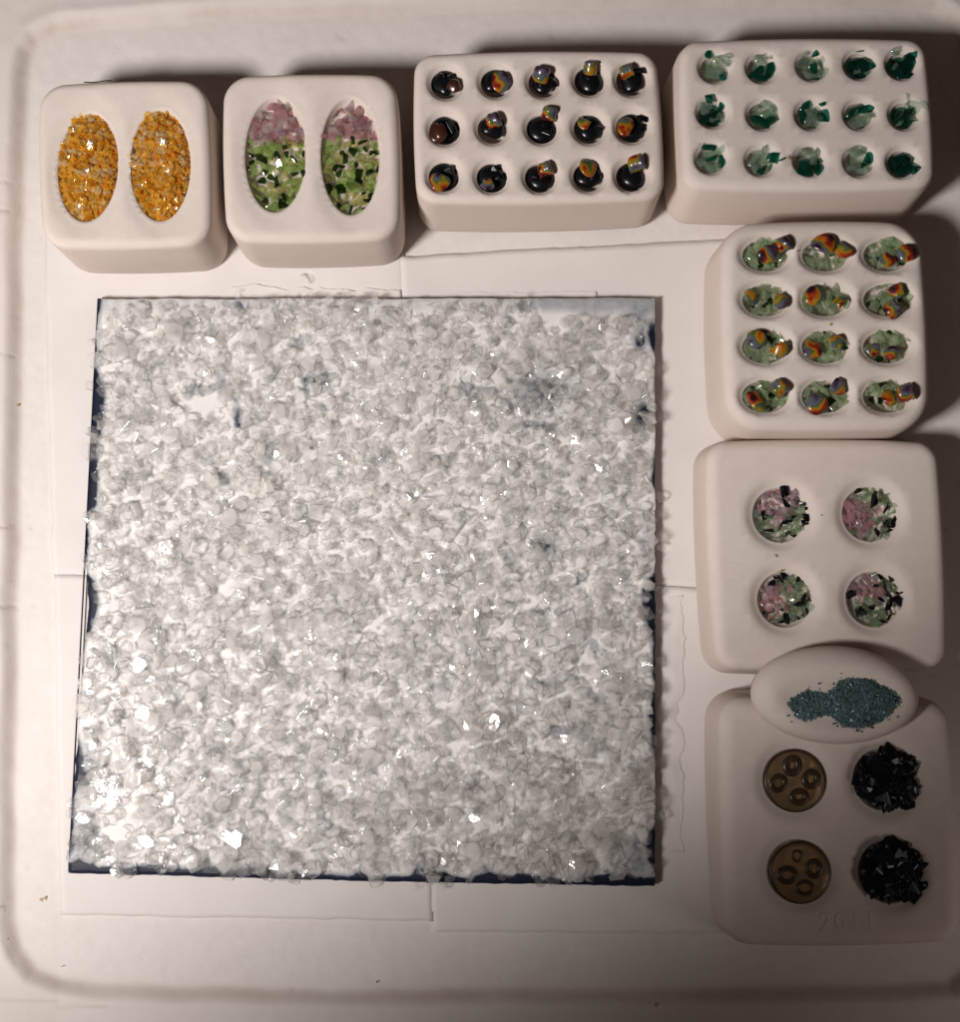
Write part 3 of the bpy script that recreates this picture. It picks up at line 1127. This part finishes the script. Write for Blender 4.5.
for (u, v), lb in (((90.5, 146), 'added flat amber flake tilted to mirror the lamp, oval by the mould outer side'), ((164, 144), 'added flat amber flake tilted to mirror the lamp, second amber oval')):
    p = P(u, v, H1 + .03)  # extra flake, added and tilted to give the oval its lamp highlight
    o = piece(PLATE, M_AMBERC, 'highlight_flake', p, .10, (0, 0, 0), lb, 'highlight flake', 'amber flakes added for highlights', k=3, squash=(.8, 1.75, .5))
    o.rotation_euler = half_tilt(p, LAMP).to_euler()

# pink and green ovals
rng = np.random.default_rng(9)
for oi, ((u0, v0, a, b, rot), where) in enumerate(zip(hol2, ('oval beside the amber mould', 'oval beside the black and rainbow mould'))):
    top, bot = (101, 217) if oi == 0 else (105, 218)
    cu, cv, aa, bb = (276, 159, 30, 58) if oi == 0 else (349, 162, 30, 57)
    gr = 'glass chips in the two pink and green ovals'
    # lower bed
    pts = in_ellipse(aa, bb, 108, rng, 7.0)
    for li, (du, dv) in enumerate(pts):
        u, v = cu + du, cv + dv
        pink = v < (141 if oi == 0 else 139) + rng.normal() * 1.5
        r = math.hypot(du / aa, dv / bb)
        zz = H1 - .15 + .13 * math.sqrt(max(0, 1 - r * r)) + rng.uniform(-.01, .035)
        if pink:
            q = rng.random()
            mt, nm = (M_PINK, 'pink') if q < .5 else ((M_LILAC, 'lilac') if q < .72 else (M_BLUSH, 'pale blush'))
            sz = rng.uniform(15, 22)
        else:
            q = rng.random()
            mt, nm = (M_GREEN, 'leaf green') if q < .5 else ((M_OLIVE, 'dark green') if q < .78 else (M_LIME, 'lime'))
            sz = rng.uniform(12, 21)
            if mt is M_OLIVE:
                zz += .03
                sz *= .72
        kd = CHIP if rng.random() < .6 else SHARD
        piece(kd, mt, {'pink': 'pink', 'lilac': 'pink', 'pale blush': 'pink'}.get(nm, 'green') + '_glass_chip', P(u, v, zz), sz * .01, rrot(.45), f'{nm} glass chip in the {where}', 'glass chip', gr)

# black and rainbow mould: black pieces and rainbow cane pieces, hole by hole (offsets in photo pixels)
R3 = {  # index: list of (du, dv, w, kind, angle, tilt)
    0: [(8, 4, 17, 'brown', .3, .1)], 1: [(5, 0, 19, 'bead', .2, .2)], 2: [(-2, -6, 19, 'rod', 1.3, .5)], 3: [(1, -11, 16, 'rod', 1.5, .6)], 4: [(-5, -7, 16, 'rod', .25, .4)],
    5: [(-7, 4, 18, 'brown', .1, .1)], 6: [(1, -6, 17, 'rod', .2, .3)], 7: [(8, -13, 17, 'rod', 1.35, .4)], 8: [(-5, -4, 19, 'bead', 2.6, .2)], 9: [(-8, 0, 18, 'bead', 2.0, .2)],
    10: [(-4, 7, 17, 'bead', .9, .2)], 11: [(-4, 8, 18, 'bead', 3.6, .2)], 12: [(5, -6, 17, 'rod', .3, .4)], 13: [(-1, -7, 19, 'bead', 1.8, .3)], 14: [(5, -11, 19, 'rod', .1, .4)]}
EX3 = {0: [(-5, -6, 13), (6, -5, 12)], 4: [(10, -9, 13)], 9: [(11, -8, 15), (8, 4, 12)], 10: [(6, -6, 14)], 11: [(4, -9, 14), (8, 2, 12)], 12: [(-8, 4, 13), (4, 6, 14)], 8: [(9, 2, 14)], 5: [(6, -2, 17)],
       2: [(9, 3, 15)], 13: [(7, 3, 14)], 7: [(6, 5, 14)]}
GB, GRb = 'black glass in the fifteen hole mould', 'rainbow glass in the black and rainbow mould'
for i, (u, v) in enumerate(hol3):
    w = f'{ORD[i % 5]} hole of {ROW3[i // 5]} row, black and rainbow mould'
    piece(PEB, M_BLACK, 'black_glass_piece', P(u, v + 1, H1 - .1), .262 if i not in (2, 6) else .235, (0, 0, random.random() * 6), 'black glass disc in ' + w, 'glass piece', GB, True, squash=(1, 1, .75))
    for (du, dv, s) in EX3.get(i, []):
        piece(CHIP, M_BLACK, 'black_glass_chip', P(u + du, v + dv, H1 - .02), s * .01, rrot(.5), 'angular black glass chip in ' + w, 'glass chip', GB)
    for (du, dv, s, kd, an, tl) in R3[i]:
        loc = P(u + du, v + dv, H1 + .008)
        if kd == 'brown':
            piece(BEAD, solid('red_brown_glass', (.07, .022, .014), .2, .4) if 'red_brown_glass' not in bpy.data.materials else bpy.data.materials['red_brown_glass'],
                  'brown_glass_disc', loc, s * .01, (tl, 0, an), 'dull red brown glass disc in ' + w, 'glass piece', GRb, True, squash=(1, 1, .6))
        elif kd == 'bead':
            piece(BEAD, M_RAIN, 'rainbow_bead', loc, s * .01, (tl, tl * .5, an), 'rounded rainbow glass bead in ' + w, 'glass bead', GRb, True, squash=(1, .95, .45))
        else:
            piece(ROD, M_RAIN, 'rainbow_rod', loc, s * .0098, (0, -tl, an), 'short rainbow glass rod in ' + w, 'glass rod', GRb, True, squash=(1, .85, .8))

# emerald and pale green mould
C4 = {  # dark, pale pieces: (du, dv, size, angle)
    0: ([(-6, -13, 9, 1.2), (8, 9, 9, 0)], [(-6, 4, 19, 1.0), (4, 6, 17, 2.2), (4, -8, 15, .4), (12, -8, 12, 1.0), (-2, 9, 15, 0), (11, 0, 13, 1.5)]),
    1: ([(-6, 5, 17, .5), (7, 4, 17, 1.2), (0, 10, 15, 0)], [(-1, -6, 14, 1.2), (8, -10, 10, .3), (-5, -9, 10, 2)]),
    2: ([(3, -12, 13, .9), (1, 3, 15, 1.6), (2, 13, 9, 1.5)], [(-10, -2, 18, 1.0), (-4, 8, 18, -.6), (10, -7, 14, 1.4), (9, 8, 18, .5), (-8, -10, 12, 0), (-2, 0, 12, .3)]),
    3: ([(-1, -12, 17, 0), (-9, 1, 17, 1.3), (5, 0, 16, .6), (0, 8, 14, 0)], [(-3, 6, 13, 1.0), (9, 9, 11, 0)]),
    4: ([(6, 0, 22, 1.0), (9, -8, 15, .5), (-6, 5, 18, 1.2), (3, 11, 15, 0)], [(-6, -14, 18, .4), (-7, 3, 11, .8)]),
    5: ([(-4, -13, 15, 1.5), (8, -7, 13, 1.2), (-8, 6, 17, .6), (0, 2, 14, 1)], [(2, 5, 14, .6), (-9, -4, 14, 1.0), (9, 7, 13, 1.3)]),
    6: ([(-3, 9, 21, -.3), (8, 6, 17, .5)], [(-8, -5, 17, .3), (4, -7, 18, -.6), (9, -2, 14, .8), (0, -1, 14, .2)]),
    7: ([(-8, -9, 16, 0), (-9, 3, 14, 1.5), (10, 2, 19, 1.5), (11, -10, 8, .4)], [(0, 2, 21, .9), (3, 8, 18, .9), (-4, 9, 12, .8)]),
    8: ([(-5, -6, 22, .1), (5, -5, 18, 0), (-9, 1, 14, 1)], [(-3, 9, 18, .2), (7, 5, 15, .9), (1, 4, 13, 0)]),
    9: ([(-3, 0, 22, .8), (3, 9, 18, 0), (-8, 4, 14, 1), (4, -5, 15, 1)], [(10, -7, 23, 1.9), (0, -15, 13, .3), (-7, 9, 12, .5), (6, 5, 9, 0)]),
    10: ([(-3, -9, 15, .1), (10, 2, 17, 1.4), (0, 0, 12, .2)], [(-8, 3, 16, .3), (2, 9, 18, .2), (8, -9, 16, .9), (-10, -10, 10, 1), (-2, -3, 12, .1)]),
    11: ([(12, -2, 19, -.3), (20, 0, 15, .2), (0, 10, 14, .4)], [(-8, -2, 17, .8), (2, -9, 16, .7), (-6, 8, 15, -.6), (2, 2, 12, 0)]),
    12: ([(-4, 7, 21, -.2), (7, 8, 17, .6), (9, 0, 11, 1)], [(-4, -7, 19, .4), (5, -5, 16, 1.0), (3, 0, 10, 0)]),
    13: ([(11, -5, 19, 1.2), (6, 4, 14, .7)], [(-6, -4, 19, 1.4), (-5, 7, 17, .4), (4, 9, 13, 0), (0, -9, 13, .5)]),
    14: ([(-4, -3, 20, .5), (5, -1, 18, 1.2), (-1, 9, 19, 0), (8, 6, 14, .8), (-8, 5, 14, 1)], [(3, 2, 7, 0)])}
for i, (u, v) in enumerate(hol4):
    w = f'{ORD[i % 5]} hole of {ROW3[i // 5]} row, emerald shard mould'
    piece(PEB, M_EMER if i in (3, 4, 9, 14, 5) else M_PALEG, 'glass_pebble', P(u, v + 1, H1 - .14), .24, (0, 0, 0),
          ('dark emerald' if i in (3, 4, 9, 14, 5) else 'pale green') + ' glass pebble under shards in ' + w, 'glass pebble', 'green pebbles under the shards', True, squash=(1, 1, .6))
    for li, (lst, mt, nm) in enumerate(((C4[i][0], M_EMER, 'emerald'), (C4[i][1], M_PALEG, 'pale green'))):
        for (du, dv, s, an) in lst:
            rad = math.hypot(du, dv)
            zz = H1 - .06 + .055 * max(0, 1 - rad / 15) + random.uniform(-.01, .03) + (.035 if rad > 13 else 0)
            t = Euler((random.gauss(0, .22), random.gauss(0, .24), an))
            piece(SHARD if s > 12 else CHIP, mt, 'glass_shard', P(u + du, v + dv, zz), s * .0122, t, f'{nm} glass shard in {w}', 'glass shard', f'{nm} shards in the fifteen hole mould', squash=(1, 1.25, 1))

# twelve oval holes: green chips with two rainbow beads each
R5 = [[(2, 1, 20, 0), (17, -9, 16, 1)], [(-3, -10, 20, 0), (16, -4, 22, 0)], [(0, 6, 19, 0), (18, -1, 19, 0)],
      [(-13, -1, 20, 0), (14, 2, 19, 2)], [(-12, -4, 18, 0), (13, 4, 17, 3)], [(8, -8, 19, 0), (5, 11, 17, 1)],
      [(-10, -6, 19, 0), (13, 4, 22, 0)], [(-15, 3, 17, 0), (10, -5, 18, 0)], [(-14, 3, 17, 0), (4, 8, 20, 0)],
      [(-9, 5, 19, 0), (13, -7, 17, 1)], [(12, -8, 20, 0), (-9, 8, 21, 2)], [(2, 2, 20, 0), (18, -2, 18, 1)]]
rng = np.random.default_rng(14)
for i, (u, v) in enumerate(hol5):
    w = f'{ORD[i % 3]} hole of {ROW4[i // 3]} row, twelve hole mould'
    pts = in_ellipse(20, 13.5, 19, rng, 6.5)
    for j, (du, dv) in enumerate(pts):
        dark = rng.random() < .24
        piece(CHIP, M_OLIVE if dark else M_MINT, 'mint_glass_piece' if not dark else 'dark_glass_piece', P(u + du - 1, v + dv, .8 - .07 + .05 * (1 - math.hypot(du / 21, dv / 14)) + rng.uniform(-.01, .02)), (rng.uniform(10, 13) if dark else rng.uniform(14, 20)) * .01, rrot(.4),
              f'{"dark green" if dark else "pale mint"} glass chip in {w}', 'glass chip', 'green chips in the twelve hole mould')
    for j, (du, dv, s, kd) in enumerate(R5[i]):
        loc = P(u + du, v + dv, .8 + .022)
        if kd == 1:
            piece(ROD, M_RAIN, 'rainbow_rod', loc, s * .0102, (0, -.4, .5 + rng.uniform(-.3, .3)), f'short rainbow glass rod in {w}', 'glass rod', 'rainbow pieces in the twelve hole mould', True, squash=(1, .9, .85))
        else:
            nm = {0: 'rounded rainbow glass bead', 2: 'reddish brown rainbow glass bead', 3: 'greyish rainbow glass bead'}[kd]
            side = '' if kd else (' nearer the panel' if j == 0 else ' away from the panel')
            piece(BEAD, M_RAIN, 'rainbow_bead', loc, s * .0102, (rng.uniform(-.25, .25), rng.uniform(-.25, .25), rng.uniform(0, 6.28)), f'{nm}{side}, {w}', 'glass bead', 'rainbow pieces in the twelve hole mould', True, squash=(1, .92, .5))

# four round wells: pink, green and black chips
SPEC6 = [  # (pink centre du,dv,r), share of black in the rest
    ((-6, -14, 17), .34), ((-13, 3, 17), .24), ((-15, 0, 16), .5), ((-10, -13, 14), .36)]
WELL = ['upper well by the panel side, four well mould', 'upper well with the long black sliver',
        'lower well by the panel side, four well mould', 'darkest lower well, four well mould']
rng = np.random.default_rng(33)
for i, (u, v) in enumerate(hol6):
    (pu, pv, pr), bshare = SPEC6[i]
    for du, dv in in_ellipse(25, 25.5, 62, rng, 5.5):
        r = math.hypot(du, dv) / 26
        zz = H6 - .1 + .07 * math.sqrt(max(0, 1 - r * r)) + rng.uniform(-.005, .03)
        if math.hypot(du - pu, dv - pv) < pr + rng.normal() * 4:
            mt, nm = (M_PINK, 'pink') if rng.random() < .6 else (M_LILAC, 'lilac')
        elif rng.random() < bshare:
            mt, nm = M_BLACK, 'black'
        elif rng.random() < .42:
            mt, nm = M_PALEG, 'pale grey green'
        else:
            mt, nm = M_SAGE, 'sage green'
        piece(CHIP if rng.random() < .5 else SHARD, mt, 'mixed_glass_fragment', P(u + du, v + dv, zz), rng.uniform(10, 17) * .01, rrot(.45), f'{nm} glass chip in the {WELL[i]}', 'glass chip', 'mixed glass chips in the four round wells')
piece(SHARD, M_BLACK, 'black_sliver', P(874, 500, H6 + .02), .25, (0, .05, 1.25), 'long black glass sliver lying across pink and green chips in a round well', 'glass sliver', None, squash=(1, .75, 1))

# black heaps
rng = np.random.default_rng(44)
for (u, v), lb in ((hol7[1], 'heap of black glass splinters in the round well below the teal oval mould'), (hol7[3], 'lower heap of shiny black glass splinters with spiky edge')):
    it = []
    for k in range(135):
        r, th = math.sqrt(rng.random()), rng.random() * 2 * PI
        lim = 26 + (6 if -1.9 < th - 2 * PI * (th > PI) < 1.0 else 0)
        du, dv = lim * r * math.cos(th), lim * r * math.sin(th)
        zz = H7 - .05 + .09 * math.sqrt(max(0, 1 - r * r)) + rng.uniform(-.01, .03)
        it.append((SLAB[int(rng.integers(10))] if rng.random() < .6 else SHARD[int(rng.integers(10))], P(u + du, v + dv, zz), rng.uniform(13, 22) * .01, rmat(.3, rng), 0 if rng.random() < .5 else 1))
    for k in range(11):
        th = k * 2.4
        q = 6.5 * math.sqrt(k)
        it.append((SLAB[k % 10], P(u + q * math.cos(th) * .85 - 1, v + q * math.sin(th) * .85, H7 + .035 + .03 * (1 - k / 11)), rng.uniform(.24, .31), rmat(.1, rng), k % 2))
    heap('black_frit', it, [M_BLACK, M_BLACKB], lb, 'glass frit', 'black splinter heaps in the shadowed mould')


# brown buttons
def build_button(u, v, rpx, holes, label):
    z = H7 - .05
    c = P(u, v, z)
    root = empty('glass_button', c)
    put(root, label, 'button', 'olive brown glass buttons in the shadowed mould')
    R = rpx * .01 * (CAM[2] - z) / CAM[2]
    prof = [(0, .045), (R * .4, .045), (R * .75, .043), (R * .87, .05), (R * .95, .04), (R, .012), (R * .98, -.03), (R * .9, -.06), (R * .4, -.08), (0, -.08)]
    vv, fa = [], []
    n = 48
    for (r, zz) in prof:
        for k in range(n):
            a = 2 * PI * k / n
            vv.append((r * math.cos(a), r * math.sin(a), zz))
    for i in range(len(prof) - 1):
        for k in range(n):
            j = (k + 1) % n
            fa.append((i * n + k, i * n + j, (i + 1) * n + j, (i + 1) * n + k))
    me = mesh_np('disc', vv, fa, M_BROWN, True)
    bm = bmesh.new()
    bm.from_mesh(me)
    bmesh.ops.remove_doubles(bm, verts=bm.verts, dist=1e-5)
    bmesh.ops.recalc_face_normals(bm, faces=bm.faces)
    bm.to_mesh(me)
    bm.free()
    put(bpy.data.objects.new('disc', me), parent=root)
    # dark rim
    def torus(name, cx, cy, R0, r0, zc, mat, wob=0):
        vv, fa = [], []
        A, B = 40, 10
        for i in range(A):
            a = 2 * PI * i / A
            rr = R0 * (1 + wob * math.sin(2 * a + cx * 40))
            for k in range(B):
                b = 2 * PI * k / B
                q = rr + r0 * math.cos(b)
                vv.append((cx + q * math.cos(a), cy + q * math.sin(a), zc + r0 * .6 * math.sin(b)))
        for i in range(A):
            for k in range(B):
                fa.append((i * B + k, ((i + 1) % A) * B + k, ((i + 1) % A) * B + (k + 1) % B, i * B + (k + 1) % B))
        put(bpy.data.objects.new(name, mesh_np(name, vv, fa, mat, True)), parent=root)
    torus('rim', 0, 0, R * .965, .022, .018, M_RING)
    for (du, dv, r, th) in holes:
        torus('hole_ring', du * .0095, -dv * .0095, r * .0095, th * 1.25, .04, M_RING, .1)


build_button(794.5, 780.5, 29, [(-3, -15, 6.5, .03), (-17, 2, 6.5, .022), (15, -2, 6.5, .026), (3, 15, 6, .026)], 'upper olive brown glass button with four dark holes, in deep shadow')
build_button(799.5, 872, 28.5, [(-3, -16, 4.5, .012), (-13, 2, 7, .022), (13, -4, 6.5, .022), (4, 14, 6.5, .018)], 'lower olive brown glass button with four dark ringed holes')

# teal powder in the oval mould
rng = np.random.default_rng(50)
TP = [(784, 704), (790, 698), (799, 694), (806, 691), (815, 692), (827, 694), (832, 690), (840, 680), (850, 677), (863, 676), (875, 679), (885, 684), (896, 689), (903, 696), (905, 702),
      (899, 709), (890, 716), (880, 722), (868, 727), (856, 729), (846, 727), (837, 721), (830, 715), (822, 715), (812, 720), (803, 723), (794, 717), (788, 709)]
it = []
uu = rng.uniform(780, 908, 15000)
vv_ = rng.uniform(672, 732, 15000)
dd, ii = poly_dist(np.stack([uu, vv_], 1), TP)
wob = (rng.random(15000) < .16 * np.exp(-dd / 1.3))
for u, v, d, i in zip(uu, vv_, dd, ii | wob):
    if not i:
        continue
    z = ZD + .34 - .062 + .05 * min(1, d / 9) + rng.uniform(-.015, .02) - .02 * ((u - 840) / 80) ** 2
    it.append((GRAIN[int(rng.integers(10))], P(u, v, z), rng.uniform(2.6, 5.2) * .01, rmat(.8, rng), 0 if rng.random() < .6 else 1))
heap('teal_frit', it, [M_TEAL, M_TEALB], 'fish shaped heap of fine teal glass powder in the oval mould', 'glass frit')

# ------------------------------------------------------------------ crumbs and grit
for (u, v, z, s, mt, kd, nm, lb) in (
        (822, 515.5, H6 + .005, 3, M_BLACK, GRAIN, 'black_crumb', 'tiny black glass crumb between the two upper round wells'),
        (776, 556, H6 + .01, 5, M_BROWN, GRAIN, 'brown_crumb', 'tiny brown glass crumb between wells of the four well mould'),
        (779, 571, H6 + .015, 6, M_LIME, GRAIN, 'lime_crumb', 'small yellowish crumb on the rim of a lower round well'),
        (830, 324, .81, 5, M_LIME, GRAIN, 'lime_crumb', 'tiny yellow green crumb in the middle of the twelve hole mould'),
        (797, 251, .805, 3, M_BROWN, GRAIN, 'brown_crumb', 'tiny brown crumb between top row holes of the twelve hole mould'),
        (700, 144, H1 + .01, 4, M_BLUSH, GRAIN, 'pale_crumb', 'tiny pale crumb above the first bottom hole of the emerald shard mould'),
        (790, 158, H1 + .012, 9, M_BROWN, SHARD, 'brown_splinter', 'thin brown splinter beside the bottom row of the emerald shard mould'),
        (42, 899, .03, 6, M_BROWN, CHIP, 'brown_crumb', 'small tan crumb on the floor below the panel corner'),
        (62, 966, .0, 4, M_DIRT, GRAIN, 'dirt_speck', 'dark speck on the floor near the rounded rim corner'),
        (377, 981, .0, 4, M_DIRT, GRAIN, 'dirt_speck', 'dark speck on the floor below the paper crease'),
        (656, 1005, .1, 6, M_BROWN, CHIP, 'brown_crumb', 'brown crumb on the rim at the shadowed bottom edge'),
        (18, 405, .0, 4, M_BROWN, GRAIN, 'brown_crumb', 'tiny brown crumb on the floor beside the long stained rim'),
        (5, 910, .02, 4, M_DIRT, GRAIN, 'dirt_speck', 'dark grit on the stained rim, upper of the pair'),
        (8, 939, .02, 4, M_DIRT, GRAIN, 'dirt_speck', 'dark grit on the stained rim, lower of the pair'),
        (926, 438, .03, 6, M_BLUSH, GRAIN, 'pale_crumb', 'pale crumb wedged between the twelve hole and four well moulds')):
    piece(kd, mt, nm, P(u, v, z), s * .01, rrot(.3), lb, 'crumb', None)
bm = bmesh.new()
prev = None
for k in range(14):
    t = k / 13
    c = Vector(P(84 + 28 * t, 82.3 - 1.2 * t + .6 * math.sin(t * 5), .9))
    ring = [bm.verts.new(c + Vector((0, .007 * math.cos(a), .007 * math.sin(a)))) for a in (0, 2.1, 4.2)]
    if prev:
        for j in range(3):
            bm.faces.new((prev[j], prev[(j + 1) % 3], ring[(j + 1) % 3], ring[j]))
    prev = ring
me = bpy.data.meshes.new('dark_fibre')
bm.to_mesh(me)
bm.free()
me.materials.append(M_FIBRE)
put(bpy.data.objects.new('dark_fibre', me), 'thin dark fibre lying along the top edge of the amber mould', 'fibre')

# ------------------------------------------------------------------ light
AIM = Vector(P(-1378, 43, 0))
ld = bpy.data.lights.new('work_lamp', 'SPOT')
lo = bpy.data.objects.new('work_lamp', ld)
COL.objects.link(lo)
lo.location = LAMP
fw = (AIM - LAMP).normalized()
axis = Vector((math.cos(-.1158), math.sin(-.1158), 0))      # the lit pool is longest this way
xa = (axis - fw * axis.dot(fw)).normalized()
za = -fw
ya = za.cross(xa).normalized()
Mx = Matrix((xa, ya, za)).transposed().to_4x4()
lo.rotation_euler = Mx.to_euler()
lo.scale = (7.98, 1.0, 1.0)
ld.energy = 10300
ld.color = (1.0, .935, .895)
ld.shadow_soft_size = 1.45
ld.spot_size = math.radians(132)
ld.spot_blend = .74

fd = bpy.data.lights.new('room_lamp', 'AREA')
fo = bpy.data.objects.new('room_lamp', fd)
COL.objects.link(fo)
fo.location = (8.2, -5.8, 4.6)
fo.rotation_euler = (Vector((4.6, -3.6, 0)) - Vector(fo.location)).to_track_quat('-Z', 'Y').to_euler()
fd.energy = 7
fd.size = 2.0
fd.spread = math.radians(70)
fd.color = (1.0, .90, .82)

w = bpy.data.worlds.new('World')
S.world = w
w.use_nodes = True
bg = w.node_tree.nodes['Background']
bg.inputs[0].default_value = (1.0, .63, .43, 1)
bg.inputs[1].default_value = .027

# ------------------------------------------------------------------ render settings
S.render.engine = 'CYCLES'
S.view_settings.view_transform = 'Standard'
S.view_settings.look = 'None'
S.view_settings.exposure = 0
S.view_settings.gamma = 1
c = S.cycles
c.max_bounces = 14
c.transmission_bounces = 12
c.transparent_max_bounces = 24
c.glossy_bounces = 4
c.diffuse_bounces = 4
c.caustics_reflective = False
c.caustics_refractive = True
c.blur_glossy = .6
c.sample_clamp_indirect = 6
c.use_denoising = True
try:
    c.denoiser = 'OPENIMAGEDENOISE'
except Exception:
    pass
